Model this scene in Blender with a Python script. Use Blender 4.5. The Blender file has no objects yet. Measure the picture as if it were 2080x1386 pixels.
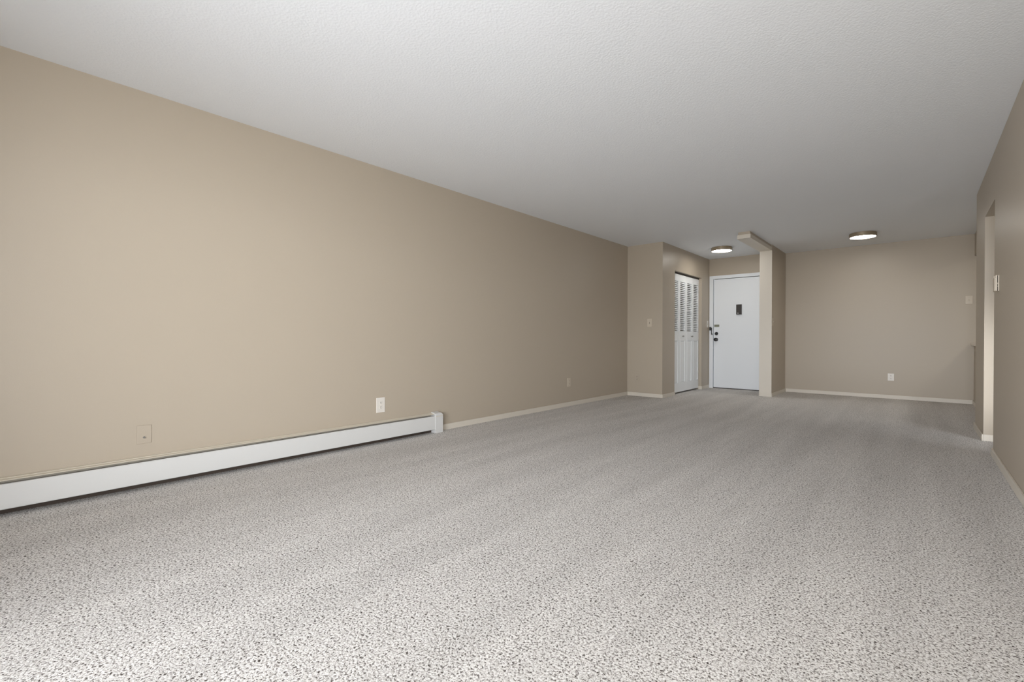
import bpy, bmesh, math, random
from mathutils import Matrix, Vector, noise
random.seed(3)
C = bpy.context.scene.collection
sc = bpy.context.scene

# ------------------------------------------------------------------ camera
H = 2.44
YAW, PITCH, ROLL, CAMZ, FPX = 0.721, 0.0051, -0.0027, 0.9229, 938.76
fwd = Vector((-math.sin(YAW), math.cos(YAW), 0)); rgt = Vector((math.cos(YAW), math.sin(YAW), 0)); up = Vector((0, 0, 1))
d2 = fwd*math.cos(PITCH) - up*math.sin(PITCH)
u2 = up*math.cos(PITCH) + fwd*math.sin(PITCH)
r3 = rgt*math.cos(ROLL) - u2*math.sin(ROLL)
u3 = u2*math.cos(ROLL) + rgt*math.sin(ROLL)
cam = bpy.data.objects.new('camera', bpy.data.cameras.new('camera'))
C.objects.link(cam)
m = Matrix.Identity(4)
for i in range(3):
    m[i][0] = r3[i]; m[i][1] = u3[i]; m[i][2] = -d2[i]
m[0][3], m[1][3], m[2][3] = 0, 0, CAMZ
cam.matrix_world = m
cam.data.sensor_width = 36; cam.data.lens = FPX/2080*36
cam.data.clip_start = 0.02
sc.camera = cam

# ------------------------------------------------------------------ world, daylight, exposure
SKY, GROUND = 20.0, 16.0
LAMP = 27.0
w = bpy.data.worlds.new('overcast'); sc.world = w; w.use_nodes = True
nt = w.node_tree; nt.nodes.clear()
out = nt.nodes.new('ShaderNodeOutputWorld'); bg = nt.nodes.new('ShaderNodeBackground')
tc = nt.nodes.new('ShaderNodeTexCoord'); sp = nt.nodes.new('ShaderNodeSeparateXYZ')
mr = nt.nodes.new('ShaderNodeMapRange'); mr.inputs[1].default_value = -0.10; mr.inputs[2].default_value = 0.05
mx = nt.nodes.new('ShaderNodeMix'); mx.data_type = 'RGBA'
mx.inputs[6].default_value = (GROUND*0.98, GROUND*0.99, GROUND*1.0, 1)
mx.inputs[7].default_value = (SKY*0.96, SKY*0.99, SKY*1.04, 1)
nt.links.new(tc.outputs['Generated'], sp.inputs[0]); nt.links.new(sp.outputs[2], mr.inputs[0])
nt.links.new(mr.outputs[0], mx.inputs[0]); nt.links.new(mx.outputs[2], bg.inputs[0])
m2 = nt.nodes.new('ShaderNodeMapRange'); m2.inputs[1].default_value = 0.1; m2.inputs[2].default_value = 0.5; m2.inputs[3].default_value = 1.0; m2.inputs[4].default_value = 0.2
nt.links.new(sp.outputs[2], m2.inputs[0]); nt.links.new(m2.outputs[0], bg.inputs[1]); nt.links.new(bg.outputs[0], out.inputs[0])

def portal(name, loc, rot, sx, sy):
    l = bpy.data.lights.new(name, 'AREA'); l.shape = 'RECTANGLE'; l.size = sx; l.size_y = sy
    l.cycles.is_portal = True
    o = bpy.data.objects.new(name, l); C.objects.link(o); o.location = loc; o.rotation_euler = rot
    return o
WX0, WX1, WZ0, WZ1 = -2.05, 0.42, 0.03, 2.10          # patio door opening behind the camera
YF = -0.60
portal('daylight_patio_door', ((WX0+WX1)/2, YF-0.12, (WZ0+WZ1)/2), (math.radians(90), 0, 0), WX1-WX0, WZ1-WZ0)
portal('daylight_added_window', (1.05, 5.16, 0.70), (math.radians(90), 0, 0), 0.5, 0.9)  # sky light through the added hallway opening

vs = sc.view_settings
vs.view_transform = 'Standard'; vs.look = 'None'; vs.gamma = 1; vs.use_curve_mapping = False
vs.exposure = 0.26
sc.cycles.max_bounces = 14; sc.cycles.diffuse_bounces = 10; sc.cycles.glossy_bounces = 5
sc.cycles.use_denoising = True
sc.cycles.caustics_reflective = False; sc.cycles.caustics_refractive = False
sc.cycles.sample_clamp_indirect = 8

# ------------------------------------------------------------------ materials
def lin(c):
    return tuple(((v/255)/12.92 if v/255 <= 0.04045 else ((v/255+0.055)/1.055)**2.4) for v in c) + (1,)
def mat(name, rgb, rough=0.5, metal=0.0, bump=None, spec=0.5, emit=None):
    m = bpy.data.materials.new(name); m.use_nodes = True
    b = m.node_tree.nodes['Principled BSDF']
    b.inputs['Base Color'].default_value = lin(rgb); b.inputs['Roughness'].default_value = rough
    b.inputs['Metallic'].default_value = metal; b.inputs['Specular IOR Level'].default_value = spec
    n, L = m.node_tree.nodes, m.node_tree.links
    if bump:
        sc_, st, dist = bump
        t = n.new('ShaderNodeTexCoord'); x = n.new('ShaderNodeTexNoise'); x.inputs['Scale'].default_value = sc_
        x.inputs['Detail'].default_value = 3
        bp = n.new('ShaderNodeBump'); bp.inputs['Strength'].default_value = st; bp.inputs['Distance'].default_value = dist
        L.new(t.outputs['Object'], x.inputs[0]); L.new(x.outputs[0], bp.inputs['Height']); L.new(bp.outputs[0], b.inputs['Normal'])
    if emit:
        b.inputs['Emission Color'].default_value = lin(emit[0]); b.inputs['Emission Strength'].default_value = emit[1]
    return m
M = {}
M['wall'] = mat('tan_wall_paint', (174, 163, 147), 0.41, bump=(160, 0.12, 0.002), spec=0.4)
M['trim'] = mat('cream_trim_paint', (206, 199, 187), 0.4)
M['white'] = mat('white_door_paint', (226, 230, 234), 0.42)
M['closet'] = mat('white_closet_paint', (230, 233, 235), 0.45)
M['heater'] = mat('white_enamel', (204, 204, 202), 0.35)
M['heater_cream'] = mat('cream_enamel', (204, 196, 180), 0.4)
M['dark'] = mat('dark_cavity', (58, 52, 46), 0.7)
M['rust_shade'] = mat('rusty_shade_brown', (66, 56, 48), 0.8)  # rusty brown with the shade under the heater panel painted in
M['black'] = mat('black_metal', (22, 21, 21), 0.4)
M['black_plastic'] = mat('dark_brown_plastic', (48, 42, 38), 0.5)
M['plate_white'] = mat('white_plastic', (216, 211, 203), 0.35)
M['plate_ivory'] = mat('ivory_plastic', (194, 183, 166), 0.4)
M['slot'] = mat('socket_slot', (60, 55, 50), 0.6)
M['olive'] = mat('dull_brass_plate', (120, 122, 104), 0.45, 0.3)
M['nickel'] = mat('satin_nickel', (150, 148, 144), 0.35, 0.9)
M['bezel'] = mat('bronze_tan_bezel', (150, 136, 115), 0.4, 0.35)
M['track'] = mat('dark_metal_track', (74, 68, 60), 0.5, 0.4)
M['counter'] = mat('pale_laminate', (214, 206, 194), 0.35)
M['fin'] = mat('aluminium_fins', (120, 116, 110), 0.5, 0.6)
M['glow_bright'] = mat('bright_lit_diffuser', (255, 253, 248), 0.5, emit=((255, 251, 244), LAMP*1.9))
M['added_concrete'] = mat('added_slab_concrete', (118, 116, 112), 0.8)
M['glow'] = mat('lit_diffuser', (255, 253, 248), 0.5, emit=((255, 251, 244), LAMP))

def ceiling_mat():
    m = mat('white_stippled_ceiling', (232, 236, 241), 0.9, spec=0.2)
    n, L = m.node_tree.nodes, m.node_tree.links; b = n['Principled BSDF']
    t = n.new('ShaderNodeTexCoord')
    a = n.new('ShaderNodeTexNoise'); a.inputs['Scale'].default_value = 120; a.inputs['Detail'].default_value = 4; a.inputs['Roughness'].default_value = 0.6
    v = n.new('ShaderNodeTexVoronoi'); v.inputs['Scale'].default_value = 85; v.feature = 'SMOOTH_F1'
    ad = n.new('ShaderNodeMath'); ad.operation = 'ADD'
    bp = n.new('ShaderNodeBump'); bp.inputs['Strength'].default_value = 0.22; bp.inputs['Distance'].default_value = 0.005
    L.new(t.outputs['Object'], a.inputs[0]); L.new(t.outputs['Object'], v.inputs[0])
    L.new(a.outputs[0], ad.inputs[0]); L.new(v.outputs[0], ad.inputs[1]); L.new(ad.outputs[0], bp.inputs['Height']); L.new(bp.outputs[0], b.inputs['Normal'])
    return m
M['ceiling'] = ceiling_mat()

def carpet_mat():
    m = mat('grey_beige_carpet', (190, 186, 180), 0.95, spec=0.1)
    n, L = m.node_tree.nodes, m.node_tree.links; b = n['Principled BSDF']
    t = n.new('ShaderNodeTexCoord')
    # twisted tufts: noise colours yarn flecks and paints the shade between tufts
    a = n.new('ShaderNodeTexNoise'); a.inputs['Scale'].default_value = 145; a.inputs['Detail'].default_value = 4; a.inputs['Roughness'].default_value = 0.66
    a.inputs['Distortion'].default_value = 0.6
    L.new(t.outputs['Object'], a.inputs[0])
    r = n.new('ShaderNodeValToRGB')
    e = r.color_ramp.elements
    e[0].position = 0.38; e[0].color = lin((78, 72, 68)); e[1].position = 0.60; e[1].color = lin((238, 236, 234))
    k = e.new(0.48); k.color = lin((210, 206, 202))
    L.new(a.outputs[0], r.inputs[0])
    # pile lay: long soft bands left by the vacuum, running down the room
    mp = n.new('ShaderNodeMapping'); mp.inputs['Scale'].default_value = (3.4, 0.28, 1); mp.inputs['Rotation'].default_value = (0, 0, math.radians(6))
    c = n.new('ShaderNodeTexNoise'); c.inputs['Scale'].default_value = 1.5; c.inputs['Detail'].default_value = 3
    L.new(t.outputs['Object'], mp.inputs[0]); L.new(mp.outputs[0], c.inputs[0])
    mr = n.new('ShaderNodeMapRange'); mr.inputs[1].default_value = 0.35; mr.inputs[2].default_value = 0.65; mr.inputs[3].default_value = 0.88; mr.inputs[4].default_value = 1.0
    L.new(c.outputs[0], mr.inputs[0])
    mu = n.new('ShaderNodeVectorMath'); mu.operation = 'SCALE'
    L.new(r.outputs[0], mu.inputs[0]); L.new(mr.outputs[0], mu.inputs['Scale']); L.new(mu.outputs[0], b.inputs['Base Color'])
    bp = n.new('ShaderNodeBump'); bp.inputs['Strength'].default_value = 0.6; bp.inputs['Distance'].default_value = 0.008
    L.new(a.outputs[0], bp.inputs['Height']); L.new(bp.outputs[0], b.inputs['Normal'])
    return m
M['carpet'] = carpet_mat()

# ------------------------------------------------------------------ builders
def add_box(bm, x0, x1, y0, y1, z0, z1, bev=0.0, seg=2, rot=None, piv=None):
    t = bmesh.new()
    bmesh.ops.create_cube(t, size=1)
    for v in t.verts:
        v.co = Vector(((x0+x1)/2 + v.co.x*(x1-x0), (y0+y1)/2 + v.co.y*(y1-y0), (z0+z1)/2 + v.co.z*(z1-z0)))
    if bev > 0:
        bmesh.ops.bevel(t, geom=t.edges[:], offset=bev, segments=seg, affect='EDGES', profile=0.6)
    if rot:
        bmesh.ops.rotate(t, cent=piv or Vector(((x0+x1)/2, (y0+y1)/2, (z0+z1)/2)), matrix=rot, verts=t.verts[:])
    me = bpy.data.meshes.new('tmp'); t.to_mesh(me); t.free(); bm.from_mesh(me); bpy.data.meshes.remove(me)
def add_lathe(bm, prof, mtx, n=40):
    """prof: list of (radius, height) about local z; mtx places it"""
    rings = []
    for r, h in prof:
        if r < 1e-6: rings.append([bm.verts.new(mtx @ Vector((0, 0, h)))])
        else: rings.append([bm.verts.new(mtx @ Vector((r*math.cos(2*math.pi*i/n), r*math.sin(2*math.pi*i/n), h))) for i in range(n)])
    for a, b in zip(rings, rings[1:]):
        for i in range(n):
            j = (i+1) % n
            if len(a) == 1 and len(b) == 1: continue
            if len(a) == 1: bm.faces.new((a[0], b[j], b[i]))
            elif len(b) == 1: bm.faces.new((a[i], a[j], b[0]))
            else: bm.faces.new((a[i], a[j], b[j], b[i]))
def obj(name, bm, m, parent=None, smooth=False, label=None):
    bmesh.ops.recalc_face_normals(bm, faces=bm.faces[:])
    me = bpy.data.meshes.new(name); bm.to_mesh(me); bm.free()
    if smooth:
        me.polygons.foreach_set('use_smooth', [True]*len(me.polygons)); me.update()
        try: me.set_sharp_from_angle(angle=math.radians(35))
        except Exception: pass
    me.materials.append(m)
    o = bpy.data.objects.new(name, me); C.objects.link(o)
    if parent: o.parent = parent
    if label: o['label'] = label
    return o
def boxes(name, bl, m, parent=None, bev=0.0, label=None):
    bm = bmesh.new()
    for b in bl: add_box(bm, *b, bev=bev)
    return obj(name, bm, m, parent, label=label)
def struct(o, label=None):
    o['kind'] = 'structure'
    if label: o['label'] = label
    return o
def thing(name, label, cat, loc=(0, 0, 0), rotz=0.0, group=None, kind=None):
    o = bpy.data.objects.new(name, None); C.objects.link(o); o.empty_display_size = 0.1
    o.location = loc; o.rotation_euler = (0, 0, rotz); o['label'] = label; o['category'] = cat
    if group: o['group'] = group
    if kind: o['kind'] = kind
    return o

# ------------------------------------------------------------------ room shell
XL, XR, YB, YJ, XJ, YD = -3.593, 0.453, 9.33, 6.9625, -2.9965, 9.10
XPL, XPR, YP = -1.935, -1.76, 8.28        # partition between entry and dining nook
XN, YE = 0.60, 6.84                        # nook side wall, end of right wall
OY0, OY1, OZ = 5.30, 6.03, 2.047           # opening in right wall
CY0, CY1, CZ = 7.445, 8.695, 2.047         # closet opening
T = 0.12
struct(boxes('floor', [(-3.8, 3.4, -0.95, 9.5, -0.06, 0)], M['carpet']), 'grey beige twisted pile carpet over the whole floor')
struct(boxes('ceiling', [(-3.8, 3.4, -0.95, 9.5, H, H+0.06)], M['ceiling']), 'white stippled ceiling')
struct(boxes('wall_left', [(XL-T, XL, YF, 9.5, 0, H)], M['wall']), 'long tan wall on the left above the heater')
struct(boxes('wall_jog', [(XL, XJ, YJ, YJ+0.1, 0, H)], M['wall']), 'narrow tan wall facing the room beside the closet')
struct(boxes('wall_closet', [(XJ-0.1, XJ, YJ+0.1, CY0, 0, H), (XJ-0.1, XJ, CY0, CY1, CZ, H), (XJ-0.1, XJ, CY1, YD, 0, H)], M['wall']),
       'tan wall around the louvred closet doors')
struct(boxes('wall_entry', [(XJ-0.1, XPL+0.1, YD, YD+T, 2.10, H), (XJ-0.1, -2.955, YD, YD+T, 0, 2.10), (-1.97, XPL+0.1, YD, YD+T, 0, 2.10)], M['wall']),
       'tan wall above the white entry door')
struct(boxes('wall_partition', [(XPL+0.012, XPR-0.006, YP+0.022, 9.45, 0, H)], M['wall']), 'short tan partition between entry and dining nook')
struct(boxes('wall_back', [(XPR-0.006, 3.3, YB, YB+T, 0, H)], M['wall']), 'tan back wall of the dining nook')
struct(boxes('wall_right', [(XR, XR+T, YF, OY0, 0, H), (XR, XR+T, OY0, OY1, OZ, H), (XR, XN+T, OY1, YE, 0, H)], M['wall']),
       'tan wall at the right edge with a passage opening')
struct(boxes('wall_nook', [(XN, XN+T, YE, YB, 0, 0.84), (XN, XN+T, YE, YB, 2.125, H), (XN, XN+T, YE, 7.2, 0.84, 2.125)], M['wall']),
       'tan side wall of the nook with a kitchen pass-through')
struct(boxes('wall_hallway', [(XN+T, 3.3, OY1, OY1+T, 0, H), (XR+T, 0.8, OY0-T, OY0, 0, H), (1.3, 3.3, OY0-T, OY0, 0, H),
        (0.8, 1.3, OY0-T, OY0, 1.15, H), (0.8, 1.3, OY0-T, OY0, 0, 0.25)], M['wall']), 'tan walls of the side hallway')
struct(boxes('wall_kitchen', [(3.2, 3.3, OY0, 9.45, 0, H)], M['wall']), 'far tan wall of the kitchen and side hallway')
struct(boxes('wall_front', [(-3.8, WX0, YF-T, YF, 0, H), (WX1, XR+T, YF-T, YF, 0, H), (WX0, WX1, YF-T, YF, WZ1, H), (WX0, WX1, YF-T, YF, 0, WZ0)], M['wall']),
       'tan wall behind the viewer with the patio door')
wd = thing('window_1', 'white patio door frame behind the viewer', 'patio door', ((WX0+WX1)/2, YF-0.06, 0), kind='structure')
def win_frame(x0, x1, z0, z1, y, ox, oy, t=0.05, mid=True):
    b = [(x0-ox, x0+t-ox, y-0.03-oy, y+0.03-oy, z0, z1), (x1-t-ox, x1-ox, y-0.03-oy, y+0.03-oy, z0, z1),
         (x0+t-ox, x1-t-ox, y-0.03-oy, y+0.03-oy, z1-t, z1), (x0+t-ox, x1-t-ox, y-0.03-oy, y+0.03-oy, z0, z0+t)]
    if mid: b.append(((x0+x1)/2-t/2-ox, (x0+x1)/2+t/2-ox, y-0.03-oy, y+0.03-oy, z0+t, z1-t))
    return b
boxes('window_frame', win_frame(WX0, WX1, WZ0, WZ1, YF-0.06, (WX0+WX1)/2, YF-0.06), M['white'], wd)
struct(boxes('sky_cut_slabs', [(-3.8, 1.2, YF-T-2.7, YF-T, H+0.02, H+0.2), (-3.8, 1.2, YF-T-2.7, YF-T, -0.18, -0.03)], M['added_concrete']), 'unseen slabs added outside the patio door to cut high sky')  # unseen slabs, added to keep high sky off the near floor
wd2 = thing('added_window', 'white frame of an added hallway window, in place of bedroom daylight', 'window', (1.05, OY0-0.06, 0), kind='structure')  # unseen window, added to light the passage wall
boxes('window_frame', win_frame(0.8, 1.3, 0.25, 1.15, OY0-0.06, 1.05, OY0-0.06, mid=False), M['white'], wd2)  # frame of the added, unseen hallway window

# baseboards
BH, BT = 0.058, 0.012
def bboard(name, b, label):
    struct(boxes(name, [b], M['trim'], bev=0.003), label)
bboard('baseboard_left', (XL, XL+BT, 2.99, YJ-BT, 0, BH), 'cream baseboard along the left wall past the heater')
bboard('baseboard_jog', (XL, XJ+BT, YJ-BT, YJ, 0, BH), 'cream baseboard under the narrow wall with the light switch')
struct(boxes('baseboard_closet', [(XJ, XJ+BT, YJ, CY0, 0, BH), (XJ, XJ+BT, CY1, YD-0.02, 0, BH), (XJ-0.05, XJ+BT, CY1-BT, CY1, 0, BH)], M['trim'], bev=0.002),
       'cream baseboard on both sides of the closet')
bboard('baseboard_partition', (XPR-0.006, XPR+0.006, YP+0.025, YB, 0, BH), 'cream baseboard along the partition')
bboard('baseboard_back', (XPR+0.006, XN, YB-BT, YB, 0, BH), 'cream baseboard under the back wall of the nook')
struct(boxes('baseboard_right', [(XR-BT, XR, YF, OY0+BT, 0, BH), (XR-BT, XR, OY1-BT, YE+BT, 0, BH)], M['trim'], bev=0.003), 'cream baseboard along the right wall')
bboard('baseboard_hallway', (XR, 3.2, OY1-BT, OY1, 0, BH), 'bright cream baseboard on the hallway wall seen through the passage')
bboard('baseboard_nook', (XN-BT, XN, YE, YB-BT, 0, BH), 'cream baseboard under the kitchen pass-through')

# beam and post casing
b = bmesh.new()
add_box(b, -1.945, -1.768, 7.055, YP+0.02, 2.345, 2.402, bev=0.004)
tr = struct(obj('trim_1', b, M['trim']), 'cream boxed trim along the low ceiling beam')
struct(boxes('wall_beam', [(-1.932, -1.778, 7.066, YP+0.022, 2.402, H)], M['wall']), 'tan upper strip of the short ceiling beam')
b = bmesh.new()
add_box(b, XPL-0.002, XPR+0.002, YP, YP+0.02, 0, 2.345, bev=0.004)
add_box(b, XPL-0.006, XPL+0.010, YP+0.02, YP+0.10, 0, 2.345, bev=0.002)
add_box(b, XPL+0.004, XPL+0.012, YP+0.10, YP+0.50, 0, BH, bev=0.002)
struct(obj('trim_2', b, M['trim']), 'cream casing board on the end of the partition')

# ------------------------------------------------------------------ entry door
dx0, dx1 = -2.92, -2.005
door = thing('door_1', 'white flat entry door with black knob and deadbolt', 'door', ((dx0+dx1)/2, YD, 0), kind='structure')
ox, oy = (dx0+dx1)/2, YD
def L_(x0, x1, y0, y1, z0, z1): return (x0-ox, x1-ox, y0-oy, y1-oy, z0, z1)
b = bmesh.new(); add_box(b, *L_(dx0+0.008, dx1-0.008, YD+0.006, YD+0.046, 0.014, 2.048), bev=0.002); obj('door_slab', b, M['white'], door)
b = bmesh.new()
for q in [(dx0-0.068, dx0, YD-0.014, YD+0.05, 0, 2.117), (dx1, dx1+0.062, YD-0.014, YD+0.05, 0, 2.117), (dx0, dx1, YD-0.014, YD+0.05, 2.057, 2.117)]:
    add_box(b, *L_(*q), bev=0.003)
obj('door_frame', b, M['white'], door)
b = bmesh.new(); add_box(b, *L_(dx0, dx1, YD+0.0465, YD+0.06, 0, 2.057)); obj('gap_shade', b, M['dark'], door, label='dark sheet painting the shade in the gap around the door')  # dark backing sheet stands for shade in the door gap
obj('threshold', (lambda bb: (add_box(bb, *L_(dx0, dx1, YD+0.001, YD+0.05, 0, 0.010)), bb)[1])(bmesh.new()), M['dark'], door)
RY = Matrix.Rotation(math.radians(90), 4, 'X')   # local z -> -y
def at(x, y, z, R): return Matrix.Translation((x, y, z)) @ R
# knob and deadbolt
b = bmesh.new(); add_lathe(b, [(0, 0), (0.032, 0), (0.032, 0.006), (0.014, 0.010), (0.012, 0.030), (0.026, 0.038), (0.033, 0.050), (0.031, 0.062), (0.018, 0.068), (0, 0.069)], at(-2.863-ox, YD+0.006-oy, 0.917, RY))
obj('door_knob', b, M['black'], door, True, 'round black door knob')
b = bmesh.new(); add_lathe(b, [(0, 0), (0.031, 0), (0.031, 0.010), (0.027, 0.016), (0, 0.017)], at(-2.861-ox, YD+0.006-oy, 1.028, RY))
add_box(b, *L_(-2.865, -2.857, YD-0.026, YD-0.010, 1.012, 1.044), bev=0.002)
obj('deadbolt', b, M['black'], door, True, 'round black deadbolt with thumb turn')
b = bmesh.new(); add_box(b, *L_(-2.902, -2.812, YD+0.002, YD+0.0065, 1.155, 1.197), bev=0.001)
obj('name_plate', b, M['olive'], door, label='small dull metal plate')
b = bmesh.new(); add_box(b, *L_(-2.510, -2.420, YD-0.026, YD+0.0065, 1.376, 1.560), bev=0.005)
vw = obj('door_chime', b, M['black_plastic'], door, label='dark brown door chime box with viewer')
b = bmesh.new(); add_lathe(b, [(0.012, 0), (0.012, 0.003), (0.008, 0.003), (0.007, 0.001), (0, 0.001)], at(-2.478-ox, YD-0.026-oy, 1.400, RY), 24)
obj('door_viewer', b, M['nickel'], vw, True)
b = bmesh.new()
add_box(b, *L_(-2.982, -2.948, YD-0.032, YD-0.0135, 1.088, 1.155), bev=0.004)
add_box(b, *L_(-2.948, -2.934, YD-0.030, YD-0.020, 1.010, 1.140), bev=0.003)
add_box(b, *L_(-2.940, -2.926, YD-0.030, YD-0.0135, 1.005, 1.030), bev=0.003)
obj('door_guard', b, M['black'], door, label='black swing bar door guard')

# ------------------------------------------------------------------ closet bifold doors
CX = XJ-0.050                                     # front of the panels
cd = thing('door_2', 'white louvred bifold closet doors with four panels', 'closet doors', (CX, (CY0+CY1)/2, 0), kind='structure')
cx, cy = CX, (CY0+CY1)/2
boxes('door_track', [(-0.032, 0.0, CY0-cy+0.002, CY1-cy-0.002, 2.022, 2.046)], M['track'], cd, label='dark metal sliding track')
pw = (CY1-CY0-0.012)/4
RX = Matrix.Rotation(math.radians(90), 4, 'Y')   # local z -> +x
for k in range(4):
    y0 = CY0+0.006+k*pw - cy + 0.0015; y1 = y0+pw-0.003
    z0, z1 = 0.026, 2.018
    st = 0.046; th = 0.028
    b = bmesh.new()
    add_box(b, -th, 0, y0, y0+st, z0, z1, bev=0.002); add_box(b, -th, 0, y1-st, y1, z0, z1, bev=0.002)
    add_box(b, -th, 0, y0+st, y1-st, 1.905, z1); add_box(b, -th, 0, y0+st, y1-st, 0.905, 1.055)
    add_box(b, -th, 0, y0+st, y1-st, z0, 0.175)
    add_box(b, -th+0.004, -0.004, y0+st, y1-st, 1.036, 1.062, bev=0.001)
    add_box(b, -th+0.010, -0.012, y0+st, y1-st, 0.175, 0.905)                    # sunk field
    add_box(b, -0.014, -0.003, y0+st+0.022, y1-st-0.022, 0.198, 0.882, bev=0.005)   # raised panel
    for e0, e1, f0, f1 in ((y0+st, y1-st, 0.893, 0.905), (y0+st, y1-st, 0.175, 0.187)):
        add_box(b, -0.012, 0.003, e0, e1, f0, f1, bev=0.002)
    for e0, e1 in ((y0+st, y0+st+0.010), (y1-st-0.010, y1-st)):
        add_box(b, -0.012, 0.003, e0, e1, 0.187, 0.893, bev=0.002)
    p = obj('bifold_panel', b, M['closet'], cd)
    b = bmesh.new()
    n = 26; pitch = (1.898-1.068)/n
    for i in range(n):
        zc = 1.072+(i+0.5)*pitch
        add_box(b, -0.031, 0.004, y0+st, y1-st, zc-0.003, zc+0.003, bev=0.0015, seg=1, rot=Matrix.Rotation(math.radians(47), 3, 'Y'), piv=Vector((-th/2+0.001, 0, zc)))
    obj('louvre_slats', b, M['closet'], p)
    if k in (1, 2):
        kc = (7.895 if k == 1 else 8.315) - cy
        b = bmesh.new(); add_lathe(b, [(0, 0), (0.010, 0), (0.007, 0.004), (0.006, 0.016), (0.013, 0.020), (0.016, 0.027), (0.012, 0.033), (0, 0.034)], at(0, kc, 0.972, RX), 24)
        obj('knob', b, M['nickel'], p, True, 'small metal knob')
struct(boxes('wall_closet_interior', [(XL, XL+0.01, YJ+0.1, YD, 0, H), (XL, XJ-0.1, YD, YD+T, 0, H)], M['wall']), 'closet interior behind the louvred doors')

# ------------------------------------------------------------------ baseboard heater
ht = thing('baseboard_heater', 'long white baseboard heater under the left wall', 'heater', (XL, 1.4, 0))
hy0, hy1 = YF+0.01-1.4, 2.893-1.4
FX = 0.068
def prof_x(name, pts, m, y0, y1, parent=None, label=None):
    """extrude an x-z outline along y"""
    b = bmesh.new()
    A = [b.verts.new((x, y0, z)) for x, z in pts]; B = [b.verts.new((x, y1, z)) for x, z in pts]
    n = len(pts)
    for i in range(n):
        b.faces.new((A[i], A[(i+1) % n], B[(i+1) % n], B[i]))
    b.faces.new(A); b.faces.new(B[::-1])
    return obj(name, b, m, parent, label=label)
prof_x('back_plate', [(0, 0.150), (0.004, 0.150), (0.004, 0.189), (0, 0.192)], M['heater_cream'], hy0, hy1+0.08, ht)
prof_x('lower_back_plate', [(0, 0.0), (0.005, 0.0), (0.005, 0.150), (0, 0.150)], M['rust_shade'], hy0, hy1+0.05, ht, 'rusty brown plate behind the fins, darkened for shade under the panel')
prof_x('top_cover', [(0.004, 0.192), (0.022, 0.190), (0.026, 0.1855), (0.030, 0.1875), (0.050, 0.1835), (0.052, 0.1805), (0.048, 0.1785), (0.004, 0.1830)], M['heater_cream'], hy0, hy1, ht, 'cream top cover')
prof_x('front_panel', [(FX-0.012, 0.1675), (FX-0.004, 0.167), (FX, 0.164), (FX, 0.040), (FX-0.003, 0.036), (FX-0.016, 0.034), (FX-0.016, 0.036), (FX-0.004, 0.039), (FX-0.002, 0.042), (FX-0.002, 0.162), (FX-0.005, 0.165), (FX-0.012, 0.1655)], M['heater'], hy0, hy1, ht, 'white enamel front panel')
prof_x('damper_blade', [(0.010, 0.160), (0.046, 0.168), (0.046, 0.1665), (0.010, 0.158)], M['dark'], hy0, hy1, ht)
b = bmesh.new(); RYy = Matrix.Rotation(math.radians(-90), 4, 'X')
add_lathe(b, [(0, hy0), (0.011, hy0), (0.011, hy1), (0, hy1)], at(0.034, 0, 0.085, RYy), 16)
obj('heating_pipe', b, M['dark'], ht, True)
b = bmesh.new(); y = hy0+0.02
while y < hy1-0.02:
    add_box(b, 0.010, 0.056, y, y+0.0015, 0.055, 0.115); y += 0.02
o = obj('heating_fin', b, M['fin'], ht); o['kind'] = 'stuff'
# end cap: wraps the end, chamfered top outer corner
e0, e1 = 2.885-1.4, 2.978-1.4
b = bmesh.new()
pts = [(0, 0), (FX+0.006, 0), (FX+0.006, 0.176), (FX-0.004, 0.190), (0.004, 0.200), (0, 0.200)]
A = [b.verts.new((x, e0, z)) for x, z in pts]; ch = 0.018
Bv = []
for x, z in pts: Bv.append(b.verts.new((x, e1 if z < 0.18 else e1-0.014, z)))
for i in range(len(pts)):
    j = (i+1) % len(pts); b.faces.new((A[i], A[j], Bv[j], Bv[i]))
b.faces.new(A); b.faces.new(Bv[::-1])
bmesh.ops.bevel(b, geom=b.edges[:], offset=0.0015, segments=2, affect='EDGES')
ec = obj('end_cap', b, M['heater'], ht, label='white end cap')
b = bmesh.new(); add_box(b, FX+0.0055, FX+0.0075, e0+0.002, e1-0.002, 0.160, 0.166); obj('cap_seam', b, M['heater_cream'], ec)

# ------------------------------------------------------------------ wall plates.  local frame: x across, z up, front towards -y, wall at y=0
def plate_bm(w, h, t=0.006):
    b = bmesh.new(); add_box(b, -w/2, w/2, -t, 0, -h/2, h/2, bev=0.003, seg=3); return b
def screw(z, parent, m):
    b = bmesh.new(); add_lathe(b, [(0, 0), (0.0032, 0), (0.0028, 0.0012), (0, 0.0014)], at(0, -0.006, z, RY), 14); obj('screw', b, m, parent, True)
def outlet(label, loc, rz, w, h, m, slotm):
    t = thing('wall_outlet', label, 'outlet', loc, rz, 'outlets low on the walls')
    p = obj('cover_plate', plate_bm(w, h), m, t)
    screw(0, p, m)
    for s in (1, -1):
        b = bmesh.new(); zc = s*0.0205
        add_box(b, -0.0165, 0.0165, -0.0085, -0.005, zc-0.0145, zc+0.0145, bev=0.0015)
        r = obj('socket', b, m, t)
        b = bmesh.new()
        add_box(b, -0.0082, -0.0056, -0.0088, -0.0080, zc-0.001, zc+0.009); add_box(b, 0.0056, 0.0082, -0.0088, -0.0080, zc-0.001, zc+0.008)
        add_lathe(b, [(0, 0), (0.003, 0), (0.003, 0.0006), (0, 0.0006)], at(0, -0.0082, zc-0.008, RY), 12)
        obj('slots', b, slotm, r)
    return t
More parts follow.
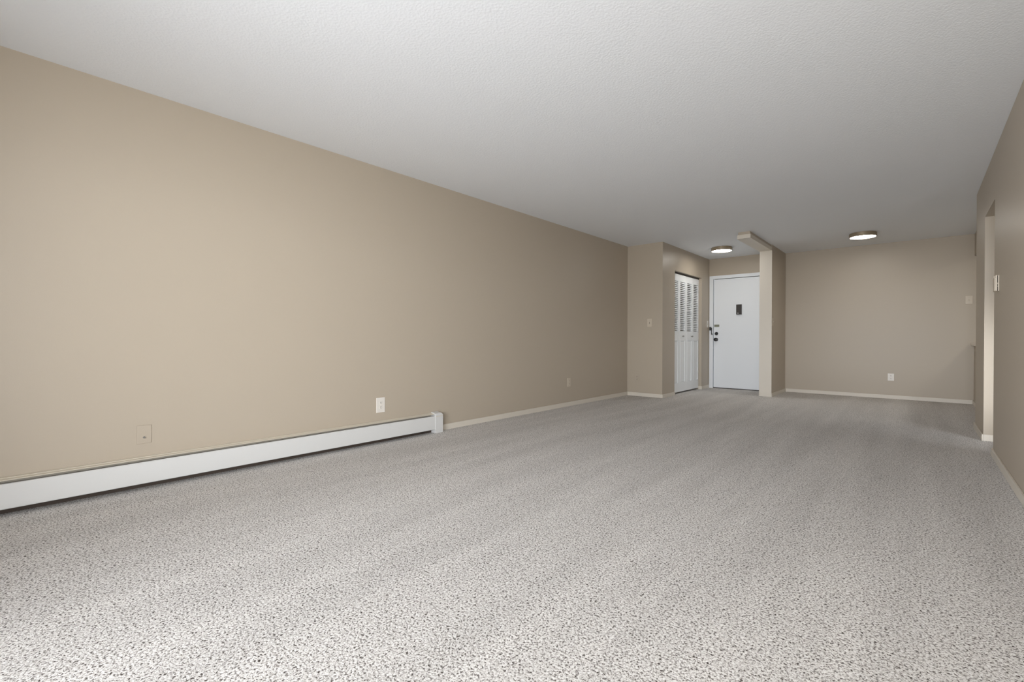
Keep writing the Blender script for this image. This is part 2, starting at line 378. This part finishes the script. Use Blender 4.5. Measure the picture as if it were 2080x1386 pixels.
def switch(label, loc, rz, w, h, m, rocker=False):
    t = thing('light_switch', label, 'switch', loc, rz, 'light switches on the walls')
    p = obj('cover_plate', plate_bm(w, h), m, t)
    screw(0.030, p, M['nickel']); screw(-0.030, p, M['nickel'])
    b = bmesh.new()
    add_box(b, -0.006, 0.006, -0.007, -0.004, -0.013, 0.013)
    obj('toggle_slot', b, M['slot'] if not rocker else m, t)
    b = bmesh.new(); add_box(b, -0.0045, 0.0045, -0.018, -0.004, -0.006, 0.006, bev=0.001, rot=Matrix.Rotation(math.radians(25), 3, 'X')); obj('toggle', b, m, t)
    return t
LEFT = math.radians(90)      # front faces +x
RIGHT = math.radians(-90)    # front faces -x
M['painted'] = M['wall']
outlet('large white outlet above the end of the heater', (XL, 2.316, 0.329), LEFT, 0.087, 0.133, M['plate_white'], M['slot'])
outlet('small outlet on the left wall beyond the heater', (XL, 5.269, 0.329), LEFT, 0.074, 0.120, M['plate_ivory'], M['slot'])
outlet('tan painted outlet low on the narrow wall beside the closet', (-3.417, YJ, 0.292), 0, 0.075, 0.121, M['painted'], M['slot'])
outlet('pale outlet on the back wall of the dining nook', (-0.317, YB, 0.337), 0, 0.078, 0.114, M['plate_white'], M['slot'])
switch('ivory switch on the narrow wall beside the closet', (-3.208, YJ, 1.181), 0, 0.076, 0.126, M['plate_ivory'])
switch('ivory switch between closet and entry door', (XJ, 9.005, 1.205), LEFT, 0.075, 0.126, M['plate_white'])
switch('ivory switch on the partition side facing the nook', (XPR-0.006, 8.372, 1.205), LEFT, 0.075, 0.120, M['plate_ivory'])
switch('tan switch at the right end of the nook back wall', (0.546, YB, 1.497), 0, 0.076, 0.119, M['plate_ivory'], True)
# cable plate
t = thing('cable_plate', 'tan painted cable plate above the near part of the heater', 'wall plate', (XL, 0.6435, 0.325), LEFT)
p = obj('cover_plate', plate_bm(0.074, 0.113, 0.005), M['wall'], t)
b = bmesh.new(); add_lathe(b, [(0, 0), (0.0065, 0), (0.0065, 0.003), (0.0045, 0.003), (0.0045, 0.011), (0.0032, 0.011), (0.0032, 0.006), (0, 0.006)], at(0, -0.005, -0.018, RY), 20)
obj('cable_jack', b, M['nickel'], t, True, 'small metal cable jack')
b = bmesh.new(); add_lathe(b, [(0, 0), (0.003, 0), (0.0026, 0.0012), (0, 0.0014)], at(0, -0.005, -0.042, RY), 14); obj('screw', b, M['wall'], p, True)
# thermostat
t = thing('thermostat', 'cream wall thermostat beside the passage at the right edge', 'thermostat', (XR, 5.045, 1.350), RIGHT)
b = bmesh.new(); add_box(b, -0.045, 0.045, -0.006, 0, -0.060, 0.060, bev=0.002); obj('back_plate', b, M['plate_ivory'], t)
b = bmesh.new(); add_box(b, -0.038, 0.038, -0.010, -0.006, -0.054, 0.054); v_ = obj('vent_core', b, M['dark'], t)
b = bmesh.new(); add_box(b, -0.045, 0.045, -0.020, -0.010, -0.060, 0.060, bev=0.003); cv = obj('cover', b, M['plate_ivory'], t)
b = bmesh.new()
for z in (-0.024, -0.006, 0.0): add_box(b, -0.0452, 0.0452, -0.0105, -0.0055, z-0.002, z+0.002)
obj('vent_rib', b, M['plate_ivory'], t)
b = bmesh.new(); add_box(b, -0.041, 0.041, -0.025, -0.020, -0.060, 0.040, bev=0.002); obj('cover_door', b, M['plate_ivory'], cv)
b = bmesh.new(); add_box(b, -0.020, -0.010, -0.024, -0.019, 0.042, 0.058, bev=0.001); obj('set_lever', b, M['plate_ivory'], cv)

# ------------------------------------------------------------------ ceiling lights
def ceiling_light(label, x, y, r=0.16, glow='glow'):
    t = thing('ceiling_light', label, 'ceiling light', (x, y, H), 0, 'round flush ceiling lights')
    b = bmesh.new()
    add_lathe(b, [(0, 0), (r-0.006, 0), (r-0.006, -0.006), (r, -0.008), (r, -0.054), (r-0.003, -0.058), (r-0.010, -0.058), (r-0.010, -0.048), (0, -0.048)], Matrix.Identity(4), 72)
    obj('bezel', b, M['bezel'], t, True)
    b = bmesh.new()
    add_lathe(b, [(0, -0.049), (r-0.0105, -0.049), (r-0.0105, -0.054), (0, -0.055)], Matrix.Identity(4), 72)
    obj('diffuser', b, M[glow], t, True)
    return t
ceiling_light('lit round ceiling light over the entry', -2.452, 8.045)
ceiling_light('lit round ceiling light over the dining nook', -0.600, 8.255)
ceiling_light('round ceiling light in the kitchen behind the pass-through', 1.67, 8.0, glow='glow_bright')

# counter of the pass-through
t = thing('counter_ledge', 'pale counter ledge of the kitchen pass-through at the nook corner', 'counter', (XN, 8.2, 0.84))
b = bmesh.new(); add_box(b, -0.035, 0.42, 7.2-8.2, YB-8.2, 0, 0.04, bev=0.006); obj('countertop', b, M['counter'], t)
b = bmesh.new(); add_box(b, 0.12, 0.40, 7.22-8.2, YB-8.2, -0.84, 0); obj('cabinet', b, M['closet'], t)
